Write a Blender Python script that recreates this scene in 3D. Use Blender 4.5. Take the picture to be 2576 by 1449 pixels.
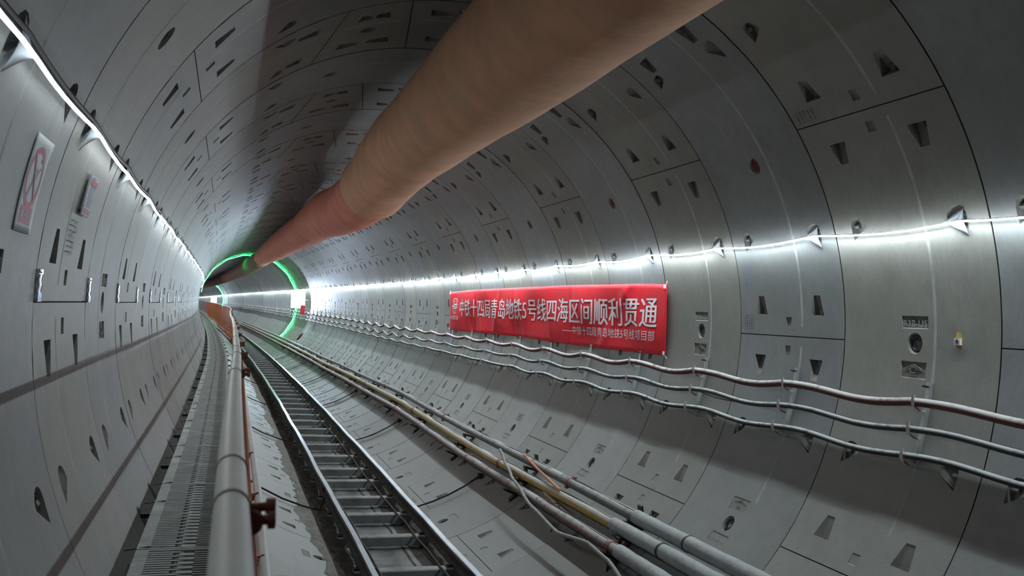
import bpy, bmesh, math, random
from mathutils import Vector, Matrix
random.seed(7)
C = bpy.context.scene.collection
for o in list(bpy.data.objects): bpy.data.objects.remove(o)
sc = bpy.context.scene
rad = math.radians

# ---------------------------------------------------------------- tunnel axis (slightly curving to the left)
DELTA = rad(3.1)
KN = (0, 12, 25, 40, 60, 90, 165, 200)
KH = (-.08288, .57669, 1.15896, .51129, .48042, .5514, .5514, 3.0)
KV = (-.57612, .4536, .35448, -.25347, .10635, -.09396, -.05, 0)
R = 2.76836
S0 = 4.39466
W = 1.5
def lin(x, xs, ys):
    if x <= xs[0]: return ys[0]
    for i in range(len(xs) - 1):
        if x <= xs[i + 1]:
            t = (x - xs[i]) / (xs[i + 1] - xs[i]); return ys[i] + (ys[i + 1] - ys[i]) * t
    return ys[-1]
AX = [(0, 0, 0, 0)]
_th = _sl = 0; _x = _y = _z = 0; _h = .1
for i in range(3200):
    s0_, s1_ = i * _h, (i + 1) * _h
    t1 = _th + (lin(s0_, KN, KH) + lin(s1_, KN, KH)) * .5e-3 * _h
    l1 = _sl + (lin(s0_, KN, KV) + lin(s1_, KN, KV)) * .5e-3 * _h
    _x += -(math.sin(_th) + math.sin(t1)) / 2 * _h
    _y += (math.cos(_th) + math.cos(t1)) / 2 * _h
    _z += (_sl + l1) / 2 * _h
    _th, _sl = t1, l1
    AX.append((_x, _y, _z, _th))
CD, SD = math.cos(DELTA), math.sin(DELTA)
def tilt(x, y, z): return Vector((x * CD - z * SD, y, x * SD + z * CD))
def axis(s):
    if s <= 0: return (0, s, 0, 0)
    k = min(int(s / _h), 3198); t = s / _h - k
    a, b = AX[k], AX[k + 1]
    return tuple(a[i] + (b[i] - a[i]) * t for i in range(4))
def frame(s):
    x, y, z, th = axis(s)
    ex = (math.cos(th), math.sin(th)); ey = (-math.sin(th), math.cos(th))
    vx = tilt(CD * ex[0], CD * ex[1], -SD); vz = tilt(SD * ex[0], SD * ex[1], CD); vy = tilt(ey[0], ey[1], 0)
    return tilt(x, y, z), vx, vy, vz
def M(s, x=0, z=0):
    o, a, b, c = frame(s); o = o + a * x + c * z
    return Matrix(((a.x, b.x, c.x, o.x), (a.y, b.y, c.y, o.y), (a.z, b.z, c.z, o.z), (0, 0, 0, 1)))
def P(s, x, z):
    o, a, b, c = frame(s); return o + a * x + c * z
def Q(s, phi, r):
    return P(s, r * math.cos(rad(phi)), r * math.sin(rad(phi)))

# ---------------------------------------------------------------- camera, world, exposure
cd = bpy.data.cameras.new('camera'); cam = bpy.data.objects.new('camera', cd); C.objects.link(cam)
YAW, PITCH = .31074, .01552
f_ = Vector((math.sin(YAW) * math.cos(PITCH), math.cos(YAW) * math.cos(PITCH), math.sin(PITCH)))
r_ = Vector((math.cos(YAW), -math.sin(YAW), 0)); u_ = r_.cross(f_)
f_, r_, u_ = tilt(*f_), tilt(*r_), tilt(*u_)
CP = tilt(-1.93098, 0, .14538)
cam.matrix_world = Matrix(((r_.x, u_.x, -f_.x, CP.x), (r_.y, u_.y, -f_.y, CP.y), (r_.z, u_.z, -f_.z, CP.z), (0, 0, 0, 1)))
cd.sensor_width = 36; cd.sensor_fit = 'HORIZONTAL'; cd.lens = 36 * 2212.41 / 2576
cd.clip_start = .05; cd.clip_end = 400
cd.dof.use_dof = True; cd.dof.focus_distance = 11; cd.dof.aperture_fstop = 9
sc.camera = cam
wd = bpy.data.worlds.new('world'); sc.world = wd; wd.use_nodes = True
wd.node_tree.nodes['Background'].inputs[0].default_value = (.5, .6, .7, 1)
wd.node_tree.nodes['Background'].inputs[1].default_value = .004
vs = sc.view_settings; vs.view_transform = 'Standard'; vs.look = 'None'; vs.exposure = 0.05; vs.gamma = 1; vs.use_curve_mapping = False
LED_R, LED_L, PANEL, GREEN = 178.0, 80.0, 75.0, 120.0
LED_START_R, LED_START_L = 1.6, .3

# ---------------------------------------------------------------- materials
def mat(name, col, rough=.6, metal=0, noise=0, nscale=8, dust=None, dustk=.6, bump=0, bscale=40, rnd=False, dirt=None, dscale=3, dk=.5):
    m = bpy.data.materials.new(name); m.use_nodes = True
    nt = m.node_tree; N = nt.nodes; L = nt.links; b = N['Principled BSDF']
    b.inputs['Roughness'].default_value = rough; b.inputs['Metallic'].default_value = metal
    b.inputs['Base Color'].default_value = (*col, 1)
    tc = N.new('ShaderNodeTexCoord'); vec = tc.outputs['Object']
    if rnd:
        oi = N.new('ShaderNodeObjectInfo'); va = N.new('ShaderNodeVectorMath'); va.operation = 'MULTIPLY_ADD'
        L.new(oi.outputs['Random'], va.inputs[0]); va.inputs[1].default_value = (91, 37, 63); L.new(vec, va.inputs[2]); vec = va.outputs[0]
    c = None
    def rgb(v):
        n = N.new('ShaderNodeRGB'); n.outputs[0].default_value = (*v, 1); return n.outputs[0]
    def noisef(scale, detail=6, rg=.6, lo=.35, hi=.65, vec_=None):
        n = N.new('ShaderNodeTexNoise'); n.inputs['Scale'].default_value = scale; n.inputs['Detail'].default_value = detail; n.inputs['Roughness'].default_value = rg
        L.new(vec_ or vec, n.inputs['Vector'])
        mr = N.new('ShaderNodeMapRange'); mr.inputs[1].default_value = lo; mr.inputs[2].default_value = hi; L.new(n.outputs['Fac'], mr.inputs[0])
        return n, mr.outputs[0]
    def mix(a, bb, fac, mode='MIX'):
        n = N.new('ShaderNodeMix'); n.data_type = 'RGBA'; n.blend_type = mode
        L.new(a, n.inputs[6]); L.new(bb, n.inputs[7])
        if isinstance(fac, (int, float)): n.inputs[0].default_value = fac
        else: L.new(fac, n.inputs[0])
        return n.outputs[2]
    c = rgb(col)
    if noise:
        _, f = noisef(nscale); c = mix(mix(c, rgb((1 - noise,) * 3), 1.0, 'MULTIPLY'), c, f)
    if dirt:
        _, f = noisef(dscale, 8, .7, .5, .72)
        k = N.new('ShaderNodeMath'); k.operation = 'MULTIPLY'; k.inputs[1].default_value = dk; L.new(f, k.inputs[0])
        c = mix(c, rgb(dirt), k.outputs[0])
    if dust:
        g = N.new('ShaderNodeNewGeometry'); sx = N.new('ShaderNodeSeparateXYZ'); L.new(g.outputs['Normal'], sx.inputs[0])
        mr = N.new('ShaderNodeMapRange'); mr.inputs[1].default_value = -.1; mr.inputs[2].default_value = .55; L.new(sx.outputs['Z'], mr.inputs[0])
        _, f = noisef(9, 6, .6, .25, .5)
        k = N.new('ShaderNodeMath'); k.operation = 'MULTIPLY'; L.new(f, k.inputs[0]); L.new(mr.outputs[0], k.inputs[1])
        k2 = N.new('ShaderNodeMath'); k2.operation = 'MULTIPLY'; k2.inputs[1].default_value = dustk; L.new(k.outputs[0], k2.inputs[0])
        c = mix(c, rgb(dust), k2.outputs[0])
    L.new(c, b.inputs['Base Color'])
    if bump:
        n, _ = noisef(bscale, 8, .65); bp = N.new('ShaderNodeBump'); bp.inputs['Strength'].default_value = bump; bp.inputs['Distance'].default_value = .02
        L.new(n.outputs['Fac'], bp.inputs['Height']); L.new(bp.outputs[0], b.inputs['Normal'])
    return m
def concrete(name, col, stain):
    m = bpy.data.materials.new(name); m.use_nodes = True
    nt = m.node_tree; N = nt.nodes; L = nt.links; b = N['Principled BSDF']; b.inputs['Roughness'].default_value = .48
    b.inputs['Specular IOR Level'].default_value = .5
    tc = N.new('ShaderNodeTexCoord'); oi = N.new('ShaderNodeObjectInfo')
    va = N.new('ShaderNodeVectorMath'); va.operation = 'MULTIPLY_ADD'; L.new(oi.outputs['Random'], va.inputs[0]); va.inputs[1].default_value = (83, 47, 59); L.new(tc.outputs['Object'], va.inputs[2])
    def nz(sc_, det, rg, lo, hi, vec=None):
        n = N.new('ShaderNodeTexNoise'); n.inputs['Scale'].default_value = sc_; n.inputs['Detail'].default_value = det; n.inputs['Roughness'].default_value = rg
        L.new(vec or va.outputs[0], n.inputs['Vector'])
        mr = N.new('ShaderNodeMapRange'); mr.inputs[1].default_value = lo; mr.inputs[2].default_value = hi; L.new(n.outputs['Fac'], mr.inputs[0]); return mr.outputs[0], n
    def mix(a, bb, fac):
        n = N.new('ShaderNodeMix'); n.data_type = 'RGBA'
        for i, v in ((6, a), (7, bb)):
            if isinstance(v, tuple): n.inputs[i].default_value = (*v, 1)
            else: L.new(v, n.inputs[i])
        if isinstance(fac, (int, float)): n.inputs[0].default_value = fac
        else: L.new(fac, n.inputs[0])
        return n.outputs[2]
    def mul(a, k):
        n = N.new('ShaderNodeMath'); n.operation = 'MULTIPLY'; L.new(a, n.inputs[0]); n.inputs[1].default_value = k; return n.outputs[0]
    big, _ = nz(.9, 5, .6, .3, .7)
    c = mix(tuple(v * .80 for v in col), tuple(min(v * 1.12, 1) for v in col), big)
    st, _ = nz(2.2, 9, .68, .54, .74); c = mix(c, stain, mul(st, .7))
    mp = N.new('ShaderNodeMapping'); mp.inputs['Scale'].default_value = (6, 30, 6); L.new(va.outputs[0], mp.inputs[0])
    fi, fn = nz(1.2, 8, .7, .42, .72, mp.outputs[0]); c = mix(c, tuple(v * .74 for v in col), mul(fi, .5))
    md, _ = nz(7, 9, .72, .45, .75); c = mix(c, tuple(v * .7 for v in col), mul(md, .5))
    sp, _ = nz(60, 3, .6, .62, .75); c = mix(c, tuple(v * .45 for v in col), mul(sp, .25))
    wh, _ = nz(3.3, 8, .75, .6, .8); c = mix(c, (.37, .37, .365), mul(wh, .25))
    # settled dust on the lower, upward-facing part of the lining
    sxyz = N.new('ShaderNodeSeparateXYZ'); L.new(tc.outputs['Object'], sxyz.inputs[0])
    dz = N.new('ShaderNodeMapRange'); dz.inputs[1].default_value = -.55; dz.inputs[2].default_value = -1.5; dz.inputs[3].default_value = 0; dz.inputs[4].default_value = .8; L.new(sxyz.outputs['Z'], dz.inputs[0])
    dn, _ = nz(4, 7, .7, .2, .6); dm = N.new('ShaderNodeMath'); dm.operation = 'MULTIPLY'; L.new(dz.outputs[0], dm.inputs[0]); L.new(dn, dm.inputs[1])
    c = mix(c, (.295, .293, .277), dm.outputs[0])
    # darker trodden dirt along the very bottom
    dz2 = N.new('ShaderNodeMapRange'); dz2.inputs[1].default_value = -1.75; dz2.inputs[2].default_value = -2.45; dz2.inputs[4].default_value = .8; L.new(sxyz.outputs['Z'], dz2.inputs[0])
    c = mix(c, (.165, .162, .152), dz2.outputs[0])
    # ring to ring tone
    hs = N.new('ShaderNodeHueSaturation'); mr = N.new('ShaderNodeMapRange'); mr.inputs[3].default_value = .88; mr.inputs[4].default_value = 1.1; L.new(oi.outputs['Random'], mr.inputs[0])
    L.new(mr.outputs[0], hs.inputs['Value']); L.new(c, hs.inputs['Color']); L.new(hs.outputs[0], b.inputs['Base Color'])
    bp = N.new('ShaderNodeBump'); bp.inputs['Strength'].default_value = .12; bp.inputs['Distance'].default_value = .01
    _, bn = nz(35, 8, .6, 0, 1); L.new(bn.outputs['Fac'], bp.inputs['Height']); L.new(bp.outputs[0], b.inputs['Normal'])
    return m
def emit(name, col, k, front_only=False):
    m = bpy.data.materials.new(name); m.use_nodes = True; N = m.node_tree.nodes; L = m.node_tree.links
    N.remove(N['Principled BSDF']); e = N.new('ShaderNodeEmission'); e.inputs[0].default_value = (*col, 1); e.inputs[1].default_value = k
    L.new(e.outputs[0], N['Material Output'].inputs[0]); return m
MT = dict(
    warm=concrete('concrete_warm', (.252, .248, .228), (.165, .158, .14)),
    cool=concrete('concrete_cool', (.243, .25, .253), (.155, .16, .163)),
    dark=concrete('concrete_smooth', (.36, .38, .395), (.13, .145, .155)),
    dustjoint=mat('dusty_joint', (.15, .15, .14), .9, noise=.5, nscale=6),
    groove=mat('joint_filler', (.035, .035, .035), .9),
    stripe=mat('grout_stripe', (.44, .45, .43), .8, noise=.3, nscale=7, dirt=(.34, .34, .32), dscale=2.5, dk=.9),
    pocketdust=mat('pocket_dust', (.28, .277, .262), .9, noise=.2, nscale=12),
    pocket=mat('pocket_concrete', (.25, .245, .228), .85, noise=.25, nscale=14, dirt=(.2, .19, .17), dscale=9, dk=.7),
    bolt=mat('bolt_steel', (.20, .20, .20), .55, .3, noise=.3, nscale=30),
    plug=mat('plug_black', (.03, .032, .04), .35, .3, noise=.3, nscale=25),
    plugred=mat('plug_red', (.23, .018, .022), .5, noise=.3, nscale=30),
    rim=mat('plug_rim', (.42, .44, .44), .8, noise=.2, nscale=20),
    duct=mat('duct_tan', (.84, .43, .255), .75, noise=.22, nscale=2.6, dirt=(.58, .42, .29), dscale=4, dk=.7, bump=.35, bscale=6),
    ductred=mat('duct_red', (.86, .28, .195), .75, noise=.25, nscale=2.5, dirt=(.55, .25, .18), dscale=5, dk=.5, bump=.35, bscale=6),
    ductbrown=mat('duct_brown', (.26, .115, .09), .8, noise=.3, nscale=2, bump=.3, bscale=6),
    wire=mat('dark_wire', (.04, .04, .04), .6, .3),
    white=mat('white_plastic', (.78, .80, .80), .45, noise=.12, nscale=25),
    railtube=mat('rail_paint_white', (.90, .88, .85), .5, noise=.1, nscale=4, dirt=(.92, .55, .45), dscale=1.6, dk=.7),
    band=mat('rail_band', (.42, .40, .38), .6),
    clamp=mat('clamp_red_primer', (.42, .13, .09), .7, noise=.5, nscale=25, dirt=(.13, .06, .05), dscale=14, dk=.9),
    fence=mat('fence_orange', (.62, .125, .025), .6, noise=.25, nscale=5),
    grate=mat('walkway_steel', (.30, .31, .30), .6, .2, noise=.3, nscale=6, dirt=(.52, .52, .50), dscale=4, dk=.8),
    gratedark=mat('walkway_under', (.075, .075, .072), .8, noise=.3, nscale=10),
    steeldark=mat('bracket_black', (.03, .028, .027), .6, .3, noise=.3, nscale=20),
    railside=mat('rail_brown_steel', (.055, .050, .046), .65, .5, noise=.5, nscale=6, dirt=(.11, .09, .07), dscale=4, dk=.8),
    railhead=mat('rail_head_polished', (.17, .18, .21), .28, .9, noise=.35, nscale=3),
    sleeper=mat('sleeper_steel', (.16, .165, .16), .75, .1, noise=.4, nscale=7, dust=(.34, .345, .34), dustk=.9, rnd=True),
    mud=mat('dark_mud', (.085, .075, .062), .95, noise=.5, nscale=9, dirt=(.2, .185, .16), dscale=5, dk=.8, bump=.8, bscale=25),
    crust=mat('pale_mud_crust', (.34, .325, .295), .95, noise=.35, nscale=8, dirt=(.20, .185, .16), dscale=7, dk=.7, bump=.9, bscale=30),
    bed=mat('grey_mud_bed', (.31, .31, .30), .95, noise=.45, nscale=3, dirt=(.09, .085, .08), dscale=2.2, dk=.9, bump=.5, bscale=18),
    pipegrey=mat('pipe_grey', (.12, .125, .125), .55, .1, noise=.2, nscale=9, dust=(.42, .42, .41), dustk=.85),
    pipeyellow=mat('pipe_yellow', (.50, .31, .015), .5, noise=.3, nscale=6, dirt=(.42, .17, .03), dscale=5, dk=.5, dust=(.45, .44, .41), dustk=.95),
    pipered=mat('pipe_red', (.17, .085, .08), .6, noise=.35, nscale=8, dust=(.46, .43, .42), dustk=.85),
    coupling=mat('coupling_red', (.22, .035, .03), .6, noise=.3, nscale=15, dust=(.40, .36, .35), dustk=.5),
    foam=mat('foam_wrap', (.31, .325, .33), .6, noise=.2, nscale=10, dust=(.44, .45, .445), dustk=.7, bump=.6, bscale=12),
    tape=mat('tape_black', (.012, .012, .012), .5),
    hose=mat('hose_grey', (.36, .36, .35), .7, noise=.3, nscale=12),
    orange=mat('hose_orange', (.68, .27, .15), .6, noise=.25, nscale=12),
    cablered=mat('cable_maroon', (.15, .03, .032), .6, noise=.4, nscale=14, dust=(.52, .50, .49), dustk=.95),
    cableblack=mat('cable_black', (.022, .026, .027), .5, noise=.3, nscale=14, dust=(.46, .47, .47), dustk=.9),
    cablepale=mat('cable_dusty', (.09, .09, .09), .7, noise=.3, nscale=12, dust=(.55, .54, .53), dustk=1),
    galv=mat('galvanised', (.47, .49, .49), .45, .3, noise=.25, nscale=14, dirt=(.30, .30, .28), dscale=8, dk=.7),
    hookwhite=mat('hook_white', (.62, .62, .60), .6, noise=.15, nscale=20),
    red=mat('paint_red', (.50, .012, .03), .5),
    banner=mat('banner_cloth', (.80, .004, .022), .7, noise=.10, nscale=3),
    letter=mat('banner_lettering', (.80, .78, .82), .55),
    sheet=mat('sign_sheet', (.52, .56, .60), .5, noise=.08, nscale=10),
    signred=mat('sign_red', (.42, .035, .075), .5),
    signdark=mat('sign_black', (.06, .065, .08), .5),
    signtext=mat('sign_blue_text', (.20, .24, .38), .6),
    board=mat('board_edge', (.40, .40, .37), .7),
    foil=mat('reflective_foil', (.75, .78, .92), .12, 1.0, noise=.4, nscale=22),
    foilblue=mat('foil_blue', (.03, .06, .22), .25, .6),
    glue=mat('yellow_glue', (.40, .27, .06), .6, noise=.3, nscale=60),
    bluepaint=mat('blue_paint', (.10, .19, .40), .8),
    inkpaint=mat('stencil_ink', (.12, .125, .125), .9, noise=.5, nscale=60),
    case=mat('dark_red_case', (.09, .02, .02), .6),
    ledRnear=emit('led_light_right', (.82, .95, 1.0), LED_R), ledRmid=emit('led_light_right', (.82, .95, 1.0), LED_R * 1.3), ledRfar=emit('led_light_right', (.82, .95, 1.0), LED_R * 1.6),
    ledLnear=emit('led_light_left', (.86, .96, .98), LED_L * .34), ledLmid=emit('led_light_left', (.86, .96, .98), LED_L * .6), ledLfar=emit('led_light_left', (.86, .96, .98), LED_L * 1.25),
    panel=emit('lit_panel', (.66, .78, 1.0), PANEL), green=emit('green_led', (.02, 1.0, .22), GREEN),
    clip=None,
    panelfar=emit('lit_panel_far', (.72, .84, 1.0), 14.0),
    bar=emit('wall_band_glow', (.72, .86, 1.0), 6.0))

def sheet_plastic(name, col):
    m = bpy.data.materials.new(name); m.use_nodes = True; N = m.node_tree.nodes; L = m.node_tree.links
    N.remove(N['Principled BSDF']); d = N.new('ShaderNodeBsdfDiffuse'); t = N.new('ShaderNodeBsdfTranslucent'); x = N.new('ShaderNodeMixShader'); x.inputs[0].default_value = .45
    d.inputs[0].default_value = (*col, 1); t.inputs[0].default_value = (*col, 1); L.new(d.outputs[0], x.inputs[1]); L.new(t.outputs[0], x.inputs[2]); L.new(x.outputs[0], N['Material Output'].inputs[0]); return m
MT['clip'] = sheet_plastic('clip_plastic', (.72, .76, .82))
# ---------------------------------------------------------------- mesh helpers
class MB:
    def __init__(s): s.v = []; s.f = []; s.m = []; s.sm = []; s.mats = []; s.rn = set()
    def mi(s, m):
        if m not in s.mats: s.mats.append(m)
        return s.mats.index(m)
    def face(s, idx, m, smooth=False, rn=False):
        if rn: s.rn.add(len(s.f))
        s.f.append(tuple(idx)); s.m.append(s.mi(m)); s.sm.append(smooth)
    def poly(s, pts, m, smooth=False, rn=False):
        n = len(s.v); s.v += [tuple(p) for p in pts]; s.face(range(n, n + len(pts)), m, smooth, rn)
    def grid(s, rows, m, smooth=True, close=False):
        n = len(s.v); w = len(rows[0])
        for r in rows: s.v += [tuple(p) for p in r]
        for i in range(len(rows) - 1):
            for j in range(w if close else w - 1):
                a = n + i * w + j; b = n + i * w + (j + 1) % w
                s.face((a, b, b + w, a + w), m, smooth)
    def tube(s, pts, r, m, n=10, up=(0, 0, 1), caps=True, rfun=None):
        pts = [Vector(p) for p in pts]; rows = []; up = Vector(up)
        for i, p in enumerate(pts):
            t = (pts[min(i + 1, len(pts) - 1)] - pts[max(i - 1, 0)]).normalized()
            a = t.cross(up)
            if a.length < 1e-3: a = t.cross(Vector((1, 0, 0)))
            a.normalize(); b = a.cross(t)
            rr = rfun(i) if rfun else r
            rows.append([p + a * (rr * math.cos(2 * math.pi * k / n)) + b * (rr * math.sin(2 * math.pi * k / n)) for k in range(n)])
        s.grid(rows, m, True, True)
        if caps: s.poly(rows[0], m); s.poly(rows[-1][::-1], m)
    def box(s, lo, hi, m, mx=None):
        p = [Vector((x, y, z)) for z in (lo[2], hi[2]) for y in (lo[1], hi[1]) for x in (lo[0], hi[0])]
        if mx: p = [mx @ q for q in p]
        n = len(s.v); s.v += [tuple(q) for q in p]
        for q in ((0, 2, 3, 1), (4, 5, 7, 6), (0, 1, 5, 4), (2, 6, 7, 3), (0, 4, 6, 2), (1, 3, 7, 5)): s.face([n + k for k in q], m)
    def bar(s, a, b, w, h, m, up=(0, 0, 1)):
        a, b = Vector(a), Vector(b); t = (b - a).normalized(); x = t.cross(Vector(up)).normalized(); z = x.cross(t)
        rows = [[p + x * (i * w / 2) + z * (j * h / 2) for i, j in ((-1, -1), (1, -1), (1, 1), (-1, 1))] for p in (a, b)]
        s.grid(rows, m, False, True); s.poly(rows[0], m); s.poly(rows[1][::-1], m)
    def build(s, name, parent=None, origin=None, mx=None, solid=0):
        me = bpy.data.meshes.new(name)
        o_ = Vector(origin) if origin is not None else (Vector(s.v[0]) if mx is None else None)
        vv = [tuple(Vector(p) - o_) for p in s.v] if o_ is not None else s.v
        me.from_pydata(vv, [], s.f)
        for m in s.mats: me.materials.append(MT[m])
        me.polygons.foreach_set('material_index', s.m); me.polygons.foreach_set('use_smooth', s.sm); me.update()
        if s.rn:
            nn = []
            for fi, f in enumerate(s.f):
                for vi in f:
                    x, y, z = s.v[vi]; l = math.hypot(x, z)
                    nn.append((-x / l, 0, -z / l) if fi in s.rn else tuple(me.polygons[fi].normal))
            me.polygons.foreach_set('use_smooth', [True] * len(s.f)); me.normals_split_custom_set(nn)
        o = bpy.data.objects.new(name, me); C.objects.link(o)
        if parent is not None: o.parent = parent
        if mx is not None: o.matrix_world = mx
        elif parent is not None:
            o.matrix_world = Matrix.Translation(o_)
        else: o.location = o_
        if solid:
            md = o.modifiers.new('thickness', 'SOLIDIFY'); md.thickness = solid; md.offset = 0
        return o
PW = {}
def empty(name, mx):
    o = bpy.data.objects.new(name, None); C.objects.link(o); o.empty_display_size = .1; o.matrix_world = mx; return o
def part(mb, name, parent, mxp, solid=0):
    """local-coordinate part of a thing whose own frame is mxp"""
    o = mb.build(name, None, None, Matrix.Identity(4), solid); o.parent = parent
    o.matrix_parent_inverse = Matrix.Identity(4); o.matrix_basis = Matrix.Identity(4); return o
def wpart(mb, name, parent, mxp, solid=0):
    """world-coordinate part"""
    inv = mxp.inverted(); mb.v = [tuple(inv @ Vector(p)) for p in mb.v]
    return part(mb, name, parent, mxp, solid)
def tag(o, label=None, cat=None, group=None, kind=None):
    if label: o['label'] = label
    if cat: o['category'] = cat
    if group: o['group'] = group
    if kind: o['kind'] = kind
    return o
def copy_tree(o, mx):
    c = o.copy(); C.objects.link(c); c.matrix_world = mx
    def rec(src, dst):
        for ch in src.children:
            d = ch.copy(); C.objects.link(d); d.parent = dst; rec(ch, d)
    rec(o, c); return c
WORDS = 'first second third fourth fifth sixth seventh eighth ninth tenth eleventh twelfth'.split()
def nth(i):
    if i < 12: return WORDS[i]
    n = i + 1; return str(n) + ('th' if 10 < n % 100 < 14 else {1: 'st', 2: 'nd', 3: 'rd'}.get(n % 10, 'th'))
def frange(a, b, st):
    n = max(1, int(math.ceil((b - a) / st - 1e-6))); return [a + (b - a) * i / n for i in range(n + 1)]
def text_mesh(body, bold=0.0, size=1.0):
    cu = bpy.data.curves.new('t', 'FONT'); cu.body = body; cu.size = size; cu.offset = bold; cu.resolution_u = 3; cu.fill_mode = 'FRONT'
    o = bpy.data.objects.new('t', cu); C.objects.link(o)
    dg = bpy.context.evaluated_depsgraph_get(); dg.update()
    me = bpy.data.meshes.new_from_object(o.evaluated_get(dg)); bpy.data.objects.remove(o); bpy.data.curves.remove(cu)
    return me
def text_on(mb, body, fn, m, bold=.0, cut=.15):
    """lay lettering on a surface: fn(u, v) with u, v in 0..1 over the text's own box"""
    me = text_mesh(body, bold)
    bm = bmesh.new(); bm.from_mesh(me); bpy.data.meshes.remove(me)
    if not bm.verts: bm.free(); return
    xs = [v.co.x for v in bm.verts]; ys = [v.co.y for v in bm.verts]; x0, x1, y0, y1 = min(xs), max(xs), min(ys), max(ys)
    for ax, a, b in ((0, x0, x1), (1, y0, y1)):
        k = a + cut
        while k < b:
            co = (k, 0, 0) if ax == 0 else (0, k, 0); no = (1, 0, 0) if ax == 0 else (0, 1, 0)
            bmesh.ops.bisect_plane(bm, geom=bm.verts[:] + bm.edges[:] + bm.faces[:], plane_co=co, plane_no=no); k += cut
    n = len(mb.v)
    bm.verts.index_update()
    for v in bm.verts: mb.v.append(tuple(fn((v.co.x - x0) / (x1 - x0), (v.co.y - y0) / (y1 - y0))))
    for f in bm.faces: mb.face([n + v.index for v in f.verts], m)
    bm.free()

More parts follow.
